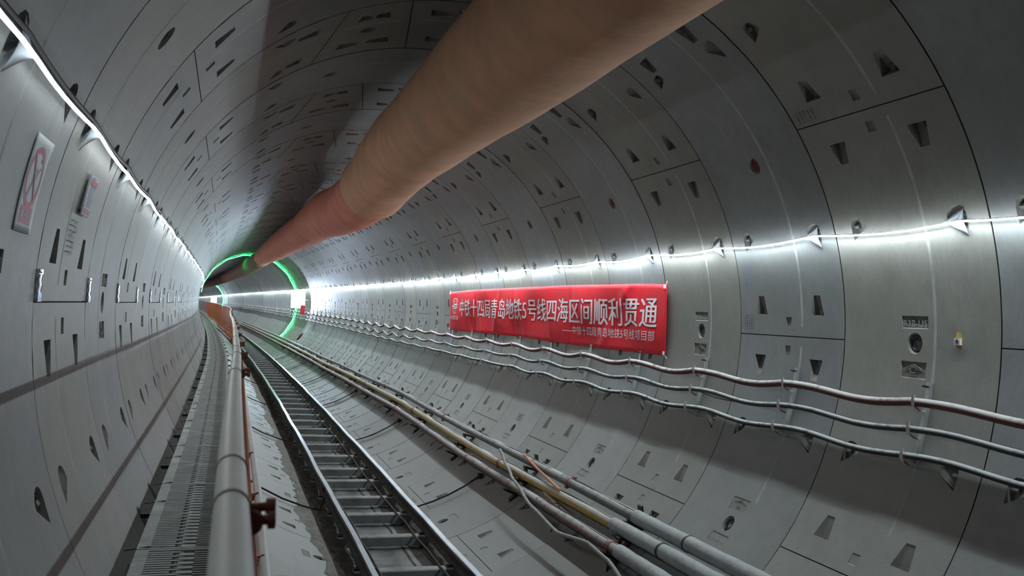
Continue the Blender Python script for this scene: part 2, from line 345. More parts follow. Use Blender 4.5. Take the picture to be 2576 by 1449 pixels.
# ---------------------------------------------------------------- lining rings: two alternating segment layouts
def shear(p):
    def tri(a, b, c, d):
        if p <= a or p >= d: return 0
        if p < b: return (p - a) / (b - a)
        if p > c: return (d - p) / (d - c)
        return 1
    return -3.0 * tri(88, 96, 106, 108) + 2.9 * tri(108, 110, 120, 128)
GAP = .005
def ring_mesh(mirror, base):
    J = (36, 100, 116, 180, 252, 324)
    feats = []                         # (u0,u1,p0,p1,kind,wide_end)
    for j in J:
        feats.append((GAP, 1.5 - GAP, j - .085, j + .085, 'joint', 0))
        for uc in (.345, 1.15):
            feats.append((uc - .085, uc + .085, j + 3.8, j + 7.5, 'pocket', -1))
            feats.append((uc - .085, uc + .085, j - 7.4, j - 3.9, 'pocket', 1))
        if j not in (100, 116):
            feats.append((.705, .785, j + 1.7, j + 3.5, 'tab', 0)); feats.append((.705, .785, j - 3.5, j - 1.8, 'tab', 0))
    for n in range(20):
        a = 18 + 36 * n
        if a > 355: break
        for uc, w in ((.265, -1), (1.215, 1)): feats.append((uc - .09, uc + .09, a - 1.9, a + 1.9, 'cone', w))
    for c in (0, 216, 288):
        feats.append((.62, .875, c + 2.2, c + 4.1, 'plate', 0)); feats.append((.625, .87, c - 5.2, c - 2.7, 'plate', 0))
    for c in (0, 216, 288, 68, 148, 108): feats.append((.665, .825, c - 1.66, c + 1.66, 'grout', 0))
    ul = sorted({GAP, 1.5 - GAP, .542, .568} | {round(max(GAP, f[0]), 4) for f in feats} | {round(min(1.5 - GAP, f[1]), 4) for f in feats})
    feats = [(f[0], f[1], f[2] + 360, f[3] + 360) + f[4:] if f[2] < 10 else f for f in feats]
    pl = {10.0, 370.0}
    for f in feats: pl |= {round(f[2], 4), round(f[3], 4)}
    pl = sorted(pl); add = []
    def inside(p):
        return any(f[2] + 1e-6 < p < f[3] - 1e-6 for f in feats)
    for a, b in zip(pl[:-1], pl[1:]):
        if b - a > 2.2 and not inside((a + b) / 2):
            n = int(math.ceil((b - a) / 2)); add += [a + (b - a) * i / n for i in range(1, n)]
    pl = sorted(pl + add)
    mb = MB()
    def pt(u, p, d=0):
        ph = p + shear(p) * (u - .75); ph = 180 - ph if mirror else ph
        return ((R + d) * math.cos(rad(ph)), u - .75, (R + d) * math.sin(rad(ph)))
    def fc(pts, m, sm=False): mb.poly(pts if not mirror else pts[::-1], m, sm, m == base and len(pts) == 3)
    us = ul
    def feat(u, p):
        for f in feats:
            if f[0] < u < f[1] and f[2] < p < f[3]: return f
    # main surface with shared vertices
    idx = {}
    def vid(i, j):
        u = us[i]
        key = (i, j % (len(pl) - 1))
        if key not in idx:
            idx[key] = len(mb.v); d = 0
            mb.v.append(pt(u, pl[j], d))
        return idx[key]
    for i in range(len(us) - 1):
        for j in range(len(pl) - 1):
            uc, pc = (us[i] + us[i + 1]) / 2, (pl[j] + pl[j + 1]) / 2
            if feat(uc, pc): continue
            m = base
            if .542 < uc < .568 and math.sin(rad(pc)) > -.5:
                m = 'stripe' if all(abs((pc - j_ + 180) % 360 - 180) > 2 for j_ in J) else base
            q = (vid(i, j), vid(i, j + 1), vid(i + 1, j + 1), vid(i + 1, j))
            mb.face(q if not mirror else q[::-1], m, True, True)
    for (u0, u1, p0, p1, kind, w) in feats:
        if kind == 'joint':
            a, b, c, d = pt(u0, p0), pt(u1, p0), pt(u1, p1), pt(u0, p1); A, B, Cc, D = pt(u0, p0, .02), pt(u1, p0, .02), pt(u1, p1, .02), pt(u0, p1, .02)
            fc([A, D, Cc, B], 'groove'); fc([a, A, B, b], 'groove'); fc([d, c, Cc, D], 'groove'); continue
        if kind in ('plate', 'tab'):
            lo_ = math.sin(rad((p0 + p1) / 2)) < -.42; dp = .005 if lo_ else .012; e = .006 / R * 57.3
            a, b, c, d = pt(u0, p0), pt(u1, p0), pt(u1, p1), pt(u0, p1)
            A, B, Cc, D = pt(u0 + .004, p0 + e, dp), pt(u1 - .004, p0 + e, dp), pt(u1 - .004, p1 - e * .3, dp), pt(u0 + .004, p1 - e * .3, dp)
            fc([A, D, Cc, B], 'pocketdust' if lo_ else 'pocket'); fc([a, A, B, b], base); fc([d, c, Cc, D], base); fc([a, d, D, A], base); fc([b, B, Cc, c], base); continue
        if kind == 'pocket':
            pw, pn = (p0, p1) if w < 0 else (p1, p0); uc = (u0 + u1) / 2; nh = .042
            n_ = 5
            def edge(t, side, d=0):   # t 0 wide .. 1 narrow
                hw = (u1 - u0) / 2 * (1 - t) + nh * t
                return pt(uc + side * hw, pw + (pn - pw) * t, d)
            dusty = math.sin(rad((p0 + p1) / 2)) < -.42; kd = .5 if dusty else 1; pm = 'pocketdust' if dusty else 'pocket'
            dep = lambda t: kd * (.070 * (1 - t) ** .9 + .008)
            sgn = 1 if w < 0 else -1
            def f2(pts, m): fc(pts if sgn > 0 else pts[::-1], m)
            for side in (-1, 1):
                cor = pt(u0 if side < 0 else u1, pn); wv = edge(0, side); nv = edge(1, side)
                f2([wv, cor, nv] if side < 0 else [wv, nv, cor], base)
                for k in range(n_):
                    t0, t1 = k / n_, (k + 1) / n_
                    q = [edge(t0, side), edge(t1, side), edge(t1, side * .86, dep(t1)), edge(t0, side * .86, dep(t0))]
                    f2(q if side < 0 else q[::-1], pm)
            for k in range(n_):
                t0, t1 = k / n_, (k + 1) / n_
                f2([edge(t0, -.86, dep(t0)), edge(t1, -.86, dep(t1)), edge(t1, .86, dep(t1)), edge(t0, .86, dep(t0))], pm)
            f2([edge(0, -1), edge(0, -.86, dep(0)), edge(0, .86, dep(0)), edge(0, 1)], pm)
            f2([edge(1, -1), edge(1, 1), edge(1, .86, dep(1)), edge(1, -.86, dep(1))], pm)
            # bolt head standing in the deep end
            cc = Vector(pt(uc, pw + (pn - pw) * .04, .05)); c2 = Vector(pt(uc, pw + (pn - pw) * .28, .055))
            mb.tube([cc, c2], .024, 'bolt', 6, up=(0, 1, 0))
        if kind in ('cone', 'grout'):
            uj = u1 if w > 0 else u0; ut = u0 if w > 0 else u1; pc = (p0 + p1) / 2; hp = (p1 - p0) / 2; L_ = abs(u1 - u0)
            dn = 1 if math.cos(rad(pc)) > 0 else -1
            if kind == 'cone':    # rounded top, point low on the joint side, shallow away from the joint
                shp = ((.06, -.97), (.04, -.4), (.03, .2), (.10, .68), (.27, .93), (.50, .95), (.74, .78), (.92, .42), (.96, .08), (.78, -.16), (.52, -.45), (.28, -.74))
                rim = [(uj + (ut - uj) * x, pc + dn * hp * y) for x, y in shp]
                low = [(uj + (ut - uj) * (x * .86 + .06), pc + dn * hp * y * .86, .052 * (1 - x) + .006) for x, y in shp]
            else:
                shp = [(.5 + .45 * math.cos(k * math.pi / 12), .95 * math.sin(k * math.pi / 12)) for k in range(24)]
                rim = [(u0 + (u1 - u0) * x, pc + hp * y) for x, y in shp]
                low = [(u0 + (u1 - u0) * (.5 + (x - .5) * .82), pc + hp * y * .82, .03) for x, y in shp]
            K = len(shp)
            corners = [(u0, p0), (u1, p0), (u1, p1), (u0, p1)]
            n0 = len(mb.v)
            RV = [pt(*q) for q in rim]; LV = [pt(q[0], q[1], q[2]) for q in low]
            # fill between rectangle and rim
            import itertools
            def ang(q): return math.atan2((q[1] - pc) / hp, (q[0] - (u0 + u1) / 2) / (L_ / 2))
            out = sorted([(ang(c_), c_) for c_ in corners]); rr = sorted([(ang(q), q) for q in rim])
            bm = bmesh.new(); ov = [bm.verts.new((c_[0], c_[1] * .05, 0)) for _, c_ in out]; iv = [bm.verts.new((q[0], q[1] * .05, 0)) for _, q in rr]
            es = [bm.edges.new((ov[k], ov[(k + 1) % 4])) for k in range(4)] + [bm.edges.new((iv[k], iv[(k + 1) % K])) for k in range(K)]
            bmesh.ops.triangle_fill(bm, edges=es, use_beauty=True)
            for f in bm.faces:
                c_ = f.calc_center_median()
                pts = [pt(v.co.x, v.co.y / .05) for v in f.verts]
                nrm = (Vector(pts[1]) - Vector(pts[0])).cross(Vector(pts[2]) - Vector(pts[0])); ctr = Vector(pts[0])
                if nrm.x * ctr.x + nrm.z * ctr.z > 0: pts = pts[::-1]
                mb.poly(pts, base, True, True)
            bm.free()
            for k in range(K):
                k2 = (k + 1) % K; mb.poly([RV[k], RV[k2], LV[k2], LV[k]], 'pocket')
            mb.poly(LV, 'pocket')
            if kind == 'cone':
                cb = Vector(pt(uj + (ut - uj) * .10, pc + dn * hp * .15, .034)); ce = Vector(pt(uj + (ut - uj) * .38, pc + dn * hp * .15, .034))
                mb.tube([cb, ce], .022, 'bolt', 6)
    # ring faces
    for i, uu in ((0, GAP), (len(us) - 1, 1.5 - GAP)):
        for j in range(len(pl) - 1):
            d = 0
            q = [pt(uu, pl[j], d), pt(uu, pl[j], .09), pt(uu, pl[j + 1], .09), pt(uu, pl[j + 1], d)]
            mb.poly(q, 'groove')
        if i == 0:   # sealing strip closing the gap behind the joint
            for j in range(len(pl) - 1):
                low_ = math.sin(rad(pl[j])) < -.42; dj = .005 if low_ else .03
                mb.poly([pt(-.02, pl[j], dj), pt(-.02, pl[j + 1], dj), pt(GAP, pl[j + 1], dj), pt(GAP, pl[j], dj)], 'dustjoint' if low_ else 'groove')
    return mb, pt
protos = {}
def plug_mb(pt, p, red):
    mb = MB(); c = Vector(pt(.745, p, -.001)); ax = Vector((-c.x, 0, -c.z)).normalized(); a = Vector((0, 1, 0)); b = ax.cross(a)
    rs = ((.060, .0, 'plug'), (.056, .007, 'plug'), (.050, .007, 'plug'), (.046, .002, 'plug'), (.022, -.001, 'plug'), (.014, -.006, 'bolt')) if not red else \
         ((.060, 0, 'plugred'), (.054, .004, 'plugred'), (.046, -.001, 'plugred'), (.012, -.003, 'plugred'))
    up = -.026
    rows = [[c + ax * (h + up) + a * (r * math.cos(2 * math.pi * k / 20)) + b * (r * math.sin(2 * math.pi * k / 20)) for k in range(20)] for r, h, _ in rs]
    ms = [q[2] for q in rs[1:]]
    for k in range(len(rows) - 1): mb.grid(rows[k:k + 2], ms[k], True, True)
    mb.poly(rows[-1], rs[-1][2]); return mb
def mark_mb(pt, c0, mirror):
    mb = MB()
    pa, pb = c0 + 2.55, c0 + 3.45
    def fn(u, v):
        uu = .86 - u * .225; p = (pb - (pb - pa) * v) if mirror else (pa + (pb - pa) * v)
        return pt(uu, p, .004)
    text_on(mb, 'B3B-U5', fn, 'rim', .0, .4)
    # arrow-roof emblem in the lower recess: two sloping strokes over a ring
    qa, qb = c0 - 4.9, c0 - 3.1
    def Pp(x, y): return Vector(pt(.7475 - x * .1, (qb - (qb - qa) * (y + 1) / 2) if mirror else (qa + (qb - qa) * (y + 1) / 2), .004))
    upv = Vector(pt(.75, c0 - 4)); upv.y = 0
    for s_ in (-1, 1): mb.bar(Pp(0, .95), Pp(s_ * .85, .2), .007, .006, 'pocket', up=upv)
    ring = [Pp(.32 * math.cos(k * math.pi / 8), .05 + .5 * math.sin(k * math.pi / 8)) for k in range(15)]
    mb.tube(ring, .0035, 'pocket', 5, up=upv)
    mb.bar(Pp(-.3, -.75), Pp(.3, -.75), .006, .006, 'pocket', up=upv)
    return mb
RK0, RK1 = -4, 34
for k in range(RK0, RK1 + 1):
    odd = k % 2 != 0; mx = M(S0 + W * (k + .5))
    mx = mx @ Matrix.Translation((random.uniform(-.0015, .0015), 0, random.uniform(-.0015, .0015)))
    lab = ('cool grey' if odd else 'warm grey') + ' precast concrete lining ring, '
    i = k + 1
    lab += (nth(i) + ' ring from the right picture edge') if i >= 0 else ('behind the viewer, %s ring back' % nth(-i - 1))
    if odd not in protos:
        mb, pt = ring_mesh(odd, 'cool' if odd else 'warm')
        root = mb.build('wall_ring', None, None, mx); protos[odd] = (root, pt)
        for p in (0, 216, 288): part(plug_mb(pt, p, False), 'grout_plug', root, mx)['label'] = 'black grout hole plug with hexagonal socket'
        for p in (68, 148, 108):
            rd = odd or p != 148; part(plug_mb(pt, p, rd), 'grout_plug', root, mx)['label'] = 'dark red grout hole plug' if rd else 'black grout hole plug with hexagonal socket'
        for p in (0, 216, 288): part(mark_mb(pt, p, odd), 'mould_mark', root, mx)['label'] = 'raised mould lettering and arrow emblem'
    else: root = copy_tree(protos[odd][0], mx)
    tag(root, lab, 'tunnel ring', 'precast concrete lining rings', 'structure')
# smooth cast lining beyond the rings
SA = S0 + W * (RK1 + 1)
edges = [SA, 68, 80, 92, 104, 116, 128, 140, 152, 165, 180, 200, 225, 250, 280]
for i, (a, b) in enumerate(zip(edges[:-1], edges[1:])):
    mb = MB(); rows = []
    for s in [a, a + .03] + frange(a + 1, b - 1, 2.5) + [b - .03, b]:
        rr = R + (.012 if s in (a, b) else -.004) + (.02 if i % 2 else 0)
        rows.append([Q(s, p, rr) for p in range(0, 360, 4)])
    mb.grid(rows, 'dark', True, True)
    tag(mb.build('wall_lining'), 'smooth dark cast concrete lining beyond the precast rings, %s length from its near end' % nth(i), 'tunnel lining', 'smooth cast lining lengths', 'structure')

# ---------------------------------------------------------------- ventilation duct
DS = (-8, 10.5, 12, 13, 14, 15, 16, 17, 18, 19, 20, 22, 24, 26, 28, 30, 33, 36, 40, 45, 50, 55, 60, 70, 110, 280)
DZ = (2.074, 2.074, 1.99, 1.915, 1.871, 1.854, 1.885, 1.932, 1.991, 2.037, 2.076, 2.095, 2.096, 2.132, 2.171, 2.197, 2.21, 2.22, 2.21, 2.20, 2.18, 2.16, 2.18, 2.2, 2.2, 2.2)
DR = (.497, .497, .490, .487, .474, .474, .477, .489, .510, .515, .510, .480, .486, .482, .484, .492, .500, .500, .455, .42, .452, .50, .50, .50, .50, .50)
def duct(name, a, b, m, grow, lab, cuff=None):
    mb = MB(); rows = []; n = 48
    for s in frange(a, b, .12 if b < 46 else .8):
        cz, r = lin(s, DS, DZ), lin(s, DS, DR) + grow
        if cuff and s > b - .5: r += .012 * (s - b + .5) / .5
        row = []
        for k in range(n):
            t = 2 * math.pi * k / n
            w = .006 * math.sin(3 * t + s * 1.7) + .005 * math.sin(5 * t - s * 1.1 + 1) + .002 * math.sin(s * 5 + 2 * t) * (1 if s < 40 else 0)
            row.append(P(s, .045 + (r + w) * math.cos(t), cz + (r + w) * math.sin(t)))
        rows.append(row)
    mb.grid(rows, m, True, True)
    mx = M(a, .045, lin(a, DS, DZ)); root = empty(name, mx)
    wpart(mb, 'duct_skin', root, mx)
    if cuff:
        mb = MB(); rr = lin(b, DS, DR) + grow + .012; cz = lin(b, DS, DZ)
        mb.tube([P(b, .045 + rr * math.cos(t * math.pi / 24), cz + rr * math.sin(t * math.pi / 24)) for t in range(49)], .007, m, 6, up=(0, 1, 0))
        wpart(mb, 'hem_ring', root, mx)
    for s in frange(max(a, 3) + .6, min(b, 60) - .6, 3.0):
        mb = MB(); cz, r = lin(s, DS, DZ), lin(s, DS, DR) + grow
        mb.tube([P(s, .045, cz + r - .01), P(s, .045, math.sqrt(R * R - .045 ** 2) + .01)], .003, 'wire', 5, up=(0, 1, 0))
        mb.box((-.02, -.03, -.012), (.02, .03, .02), 'wire', M(s, .045, cz + r))
        wpart(mb, 'hanger', root, mx)
    tag(root, lab, 'air duct', 'ceiling air duct lengths')
duct('ventilation_duct', -6, 13.3, 'duct', .0, 'large tan fabric air duct under the crown, nearest length filling the top of the picture', True)
duct('ventilation_duct', 12.9, 44.5, 'ductred', -.012, 'red fabric air duct length hanging behind the tan one and sagging at its near end', True)
duct('ventilation_duct', 44.3, 200, 'ductbrown', -.02, 'dark brown far length of the fabric air duct beyond the green light ring')

# ---------------------------------------------------------------- LED strips and their clips
def led_path(side, a, b, step):
    base = 17.75 if side > 0 else 162.2; u0 = .24 if side > 0 else .27; pts = []
    for s in frange(a, b, step):
        t = ((s - S0 - u0) / W) % 1.0
        sag = (.034 if side > 0 else .016) * 4 * t * (1 - t) * (1.15 - .3 * t)
        if s > 60: sag = 0
        pts.append((s, base - (sag / R * 57.3) * (1 if side > 0 else -1) + .12 * math.sin(s * 2.3) * (1 if s < 60 else 0)))
    return pts
def led(side, b, m, lab):
    mb = MB(); hb = MB(); rows = []; hrows = []; st = LED_START_R if side > 0 else LED_START_L
    for s, p in led_path(side, st, min(b, 60), .25) + ([(s, 17.75 if side > 0 else 162.2) for s in frange(61, b, 4)] if b > 60 else []):
        c = Q(s, p, R - .046); o, ex, ey, ez = frame(s); w = .0060 if side > 0 else .0050
        def off(deg, k):      # direction in the section, mirrored for the left wall
            a = rad(deg if side > 0 else 180 - deg); return ex * (math.cos(a) * k) + ez * (math.sin(a) * k)
        # a small two-faced light bead: one face to the tunnel, one face down the wall
        a1 = c + off(232, w * .8); a0 = a1 + off(110, w * 1.15); a2 = a1 + off(352, w * 2)
        rows.append([a0 + off(200, .0015), a1 + off(232, .0015), a2 + off(262, .0015)] if side > 0 else [a2 + off(262, .0015), a1 + off(232, .0015), a0 + off(200, .0015)])
        hrows.append([a0, a1, a2, c + off(50, .014)])
    # three lengths of strip, emission set weaker towards the viewer
    cuts = [0] + [min(len(rows) - 1, int((q - st) / .25)) for q in ((8, 14) if side > 0 else (5, 9))] + [len(rows) - 1]
    for q, nm in enumerate(('near', 'mid', 'far')): mb.grid(rows[cuts[q]:cuts[q + 1] + 1], m + nm, False)
    hb.grid(hrows, 'white', False, True)
    mx = M(st, (R - .046) * math.cos(rad(17.75 if side > 0 else 162.2)), (R - .046) * math.sin(rad(17.75)))
    root = empty('led_strip', mx); wpart(hb, 'strip_backing', root, mx); wpart(mb, 'light_face', root, mx)
    tag(root, lab, 'light strip', 'led light strips')
led(1, 275, 'ledR', 'glowing white LED light strip running along the right wall above the red banner')
led(-1, 90, 'ledL', 'glowing white LED light strip running along the left wall above the stuck-on signs')
def clip_mb(side):
    mb = MB(); rows = []
    sg = 1 if side > 0 else -1
    base = rad(17.6 if side > 0 else 162.4)
    for k in range(6):
        q = k / 5; y = -.045 + q * .15; hw = .088 * (1 - q) ** .8 + .012; dep = .012 + .022 * q; row = []
        for j in range(9):
            t = -1 + j / 4
            a = base + sg * (hw * t - (.012 * (1 - q))) / R; r = R - .010 - dep * (1 - t * t)
            row.append(Vector((r * math.cos(a), y - .012 * abs(t) * (1 - q), r * math.sin(a))))
        rows.append(row)
    mb.grid(rows, 'clip', True); return mb
for side in (1, -1):
    proto = None
    rng = range(0, 34) if side > 0 else range(-1, 22)
    for i, k in enumerate(rng):
        mx = M(S0 + W * k + (.24 if side > 0 else .27))
        if proto is None: o = proto = clip_mb(side).build('strip_clip', None, None, mx, .003)
        else: o = proto.copy(); C.objects.link(o); o.matrix_world = mx
        tag(o, 'white flared plastic clip holding the %s wall light strip, %s one from the near end' % ('right' if side > 0 else 'left', nth(i)), 'clip', 'light strip clips on the %s wall' % ('right' if side > 0 else 'left'))
# green rings of light
for s, a, b, lab in ((53.8, -47, 171, 'green glowing light strip bent round the tunnel wall, nearer and larger ring'), (138, -20, 60, 'far small green glowing light strip bent round the wall by the distant panel')):
    mb = MB(); rows = []
    hw = .013 if s < 100 else .035
    for p in frange(a, b, 1.5):
        r = R - .05 - .035 * abs(math.sin(rad(p * 9)))
        rows.append([Q(s - hw, p, r), Q(s - hw, p, r + .012), Q(s + hw, p, r + .012), Q(s + hw, p, r)])
    mb.grid(rows, 'green', False, True); tag(mb.build('green_light_strip'), lab, 'light strip', 'green light rings')
mb = MB(); mb.tube([Q(53.6, p, R - .05) for p in (209, 211, 213)], .03, 'green', 6, up=(0, 1, 0))
tag(mb.build('green_lamp'), 'small green lamp at the wall side edge of the walkway', 'lamp')
# lit notice panels, glowing wall band, red box
def lit_panel(s, x0, x1, z0, z1, lab, grp, m='panel'):
    mx = M(s, (x0 + x1) / 2, z0); root = empty('panel_lamp', mx); w = (x1 - x0) / 2; h = z1 - z0
    mb = MB(); mb.box((-w, .0, 0), (w, .05, h), 'white'); part(mb, 'housing', root, mx)
    mb = MB(); mb.poly([(-w + .015, -.004, .015), (w - .015, -.004, .015), (w - .015, -.004, h - .015), (-w + .015, -.004, h - .015)], m); part(mb, 'lit_face', root, mx)
    mb = MB(); mb.bar((w * .6, .02, h * .5), (w + .18, .02, h * .5), .03, .03, 'galv'); part(mb, 'wall_arm', root, mx)
    tag(root, lab, 'light panel', grp)
lit_panel(47, 1.74, 2.46, -.20, .67, 'large brilliant white panel lamp on the right wall before the green ring', 'lit panels facing the viewer')
lit_panel(138, .95, 1.80, -.33, .66, 'small distant brilliant white panel lamp above the end of the orange fence', 'lit panels facing the viewer', 'panelfar')
mb = MB(); mb.tube([Q(45.9, p, R - .06) for p in frange(-8, 15.5, 2)], .05, 'bar', 8, up=(0, 1, 0))  # bright band seen on the wall, put in as an emissive tube
tag(mb.build('glow_band'), 'upright white band of added glow on the wall just right of the panel lamp', 'glowing band')
mx = M(45.5, 2.19, -.5); root = empty('red_cabinet', mx)
mb = MB(); mb.box((-.1, 0, 0), (.11, .18, .47), 'red'); mb.box((-.085, -.012, .02), (.095, 0, .45), 'red'); part(mb, 'body', root, mx)
for x in (-.09, .06): mb = MB(); mb.box((x, .02, -.16), (x + .03, .05, 0), 'galv'); part(mb, 'leg', root, mx)
mb = MB(); mb.bar((.1, .1, .3), (.45, .1, .3), .03, .03, 'galv'); part(mb, 'wall_arm', root, mx)
tag(root, 'small red upright cabinet on the right wall beside the bright panel lamp', 'cabinet')
mx = M(46); 
mb = MB()
loop = [Q(46 + .16 * math.sin(t), -36.5 + 4.3 * math.cos(t), R - .04) for t in [k * math.pi / 10 for k in range(21)]]
mb.tube(loop, .035, 'case', 8, up=(0, 1, 0)); mb.poly([p for p in loop[:-1]], 'hose')
tag(mb.build('rimmed_tray'), 'dark red rimmed oval tray leaning on the lower right wall near the green ring', 'tray')

# ---------------------------------------------------------------- banner
BT = lambda s: lin(s, (8.85, 9.6, 11.6, 14, 16.7, 17.8, 18.75), (10.45, 10.9, 11.4, 11.45, 11.4, 11.0, 10.7))
BB = lambda s: lin(s, (8.8, 11.67, 14.24, 16.5, 18.75), (-6.2, -6.35, -5.8, -6.2, -6.5))
def bsurf(s, v, off=0):
    ph = BB(s) + (BT(s) - BB(s)) * v
    w = .007 * math.sin(s * 2.1 + v * 5) + .006 * math.sin(s * 4.3 - v * 6 + 1)
    for c, d, k in ((16.4, .5, .018), (15.3, -.35, .014), (17.4, .7, .014), (13.9, .4, .010), (10.2, -.9, .012), (9.6, .8, .012), (12.6, .2, .008)):
        x = s - c - d * (v - .5); w += k * math.exp(-(x / .09) ** 2) * (.4 + .6 * abs(v - .5) * 2 if c < 12 else (1.1 - .6 * v))
    for c in (11.67, 14.3, 16.7): w -= .010 * math.exp(-((s - c) / .05) ** 2)
    r = R - .022 - .030 * 4 * v * (1 - v) - w - off
    return Q(s, ph, r)
mb = MB(); mb.grid([[bsurf(s, v / 16) for v in range(17)] for s in frange(8.82, 18.75, .05)], 'banner', True)
mx = M(8.82, 2.7, -.2); root = empty('banner', mx); wpart(mb, 'cloth', root, mx, .002)
def vof(s, ph): return (ph - BB(s)) / (BT(s) - BB(s))
mb = MB()
def fmain(u, v):
    s = 17.92 - u * (17.92 - 9.04); return bsurf(s, vof(s, .05 + 7.5 * v), .004 + SH * .5)
for d_ in (0, .0011, .0022):
    SH = d_
    text_on(mb, '中铁十四局青岛地铁5号线四海区间顺利贯通', lambda u, v: fmain(u * .9978 + SH, v), 'letter', .0, .22)
wpart(mb, 'headline_lettering', root, mx)
mb = MB()
def fsub(u, v):
    s = 12.0 - u * (12.0 - 9.08); return bsurf(s, vof(s, -3.2 + 2.55 * v), .004)
text_on(mb, '——中铁十四局青岛地铁5号线项目部', fsub, 'letter', .0, .3)
wpart(mb, 'subtitle_lettering', root, mx)
mb = MB()
def flog(u, v):
    s = 18.70 - u * .72; return bsurf(s, vof(s, -1.75 + 1.95 * v), .004)
text_on(mb, '中国铁建', flog, 'letter', .0, .4)
def LG(x, y, o=.005):          # emblem plane, x right, y up, about a metre-less unit box
    s = 18.33 - x * .30; return bsurf(s, vof(s, 4.35 + y * 3.6), o)
def stroke(pts, w):
    for a, b in zip(pts[:-1], pts[1:]):
        dx, dy = b[0] - a[0], b[1] - a[1]; l = math.hypot(dx, dy); nx, ny = -dy / l * w, dx / l * w
        mb.poly([LG(a[0] + nx, a[1] + ny), LG(a[0] - nx, a[1] - ny), LG(b[0] - nx, b[1] - ny), LG(b[0] + nx, b[1] + ny)], 'letter')
arc = lambda cx, cy, rx, ry, a, b: [(cx + rx * math.cos(rad(t)), cy + ry * math.sin(rad(t))) for t in frange(a, b, 12)]
stroke(arc(.1, .62, .62, .36, 0, 360), .035); stroke(arc(.1, .62, .28, .36, 0, 360), .025); stroke([(-.5, .62), (.7, .62)], .025)
mb.poly([LG(-.85, -.12), LG(-.3, -.12), LG(-.3, .2), LG(-.45, .2)], 'letter')
stroke([(-.3, .2), (.75, .2)], .05); stroke([(-.3, -.1), (.75, -.1)], .05); stroke([(0, .2), (0, -.1)], .06); stroke([(.4, .2), (.4, -.1)], .06)
stroke(arc(0, -.3, .65, .62, 180, 320), .035); stroke([(-.65, -.28), (.55, -.28)], .04); stroke([(-.2, -.3), (-.2, -.8)], .03); stroke([(.2, -.3), (.2, -.75)], .03)
wpart(mb, 'emblem', root, mx)
for s, v in ((8.86, .97), (8.86, .03), (18.72, .97), (18.72, .03)):
    mb = MB(); a = bsurf(s, v, .004); mb.tube([a, Q(s + (-.03 if s < 12 else .03), BB(s) + (BT(s) - BB(s)) * v + (1.2 if v > .5 else -1.2), R - .006)], .006, 'white', 6, up=(0, 1, 0))
    mb.tube([a + Vector((.0, .0, .02)), a, a - Vector((0, 0, .02))], .016, 'white', 8, up=(0, 1, 0)); wpart(mb, 'corner_tie', root, mx)
tag(root, 'long red cloth banner with white Chinese lettering tied along the right wall', 'banner')

# ---------------------------------------------------------------- stuck-on signs and marks, left wall
SX = 3.82
def sg(x, y, o=0):           # x 0..1 along the tunnel, y 0..1 up
    return Q(3.83 + x * .30, 174.2 - y * 8.2, R - .0035 - o * .4 - .004 * max(0, y - .8) * 5 * x)
mx = M(3.85, -2.72, .3); root = empty('warning_sign', mx)
mb = MB(); mb.grid([[sg(i / 8, j / 12) for i in range(9)] for j in range(13)], 'sheet', True); wpart(mb, 'sheet', root, mx, .0006)
mb = MB()
cx, cy, ro, ri = .5, .575, .43, .345
ay = .30 / (8.2 / 57.3 * R)
ring = lambda r: [(cx + r * math.cos(t * math.pi / 24), cy + r * ay * math.sin(t * math.pi / 24)) for t in range(48)]
o_, i_ = ring(ro), ring(ri)
for k in range(48):
    k2 = (k + 1) % 48; mb.poly([sg(*o_[k], .003), sg(*o_[k2], .003), sg(*i_[k2], .003), sg(*i_[k], .003)], 'signred')
def sst(mbx, pts, w, m):
    for a, b in zip(pts[:-1], pts[1:]):
        dx, dy = b[0] - a[0], (b[1] - a[1]) / ay; l = math.hypot(dx, dy); nx, ny = -dy / l * w, dx / l * w * ay
        mbx.poly([sg(a[0] + nx, a[1] + ny, .003), sg(a[0] - nx, a[1] - ny, .003), sg(b[0] - nx, b[1] - ny, .003), sg(b[0] + nx, b[1] + ny, .003)], m)
sst(mb, [(.22, .84), (.78, .31)], .032, 'signred')
wpart(mb, 'red_ring', root, mx)
mb = MB(); sst(mb, [(.30, .37), (.40, .46), (.46, .54)], .030, 'signdark'); sst(mb, [(.42, .52), (.44, .60), (.58, .68)], .010, 'signdark'); sst(mb, [(.48, .54), (.52, .60), (.64, .66)], .010, 'signdark')
sst(mb, [(.56, .56), (.72, .70), (.74, .68)], .010, 'signdark'); sst(mb, [(.62, .76), (.70, .79), (.72, .75)], .016, 'signdark'); wpart(mb, 'pictogram', root, mx)
mb = MB(); mb.grid([[sg(.17 + .66 * i / 4, .09 + .185 * j / 3, .003) for i in range(5)] for j in range(4)], 'signred', True); wpart(mb, 'red_box', root, mx)
mb = MB(); text_on(mb, '禁止烟火', lambda u, v: sg(.24 + .52 * u, .13 + .10 * v, .005), 'sheet', .01, .5); wpart(mb, 'lettering', root, mx)
tag(root, 'white paper prohibition sign with red circle and red text box on the left wall', 'sign')
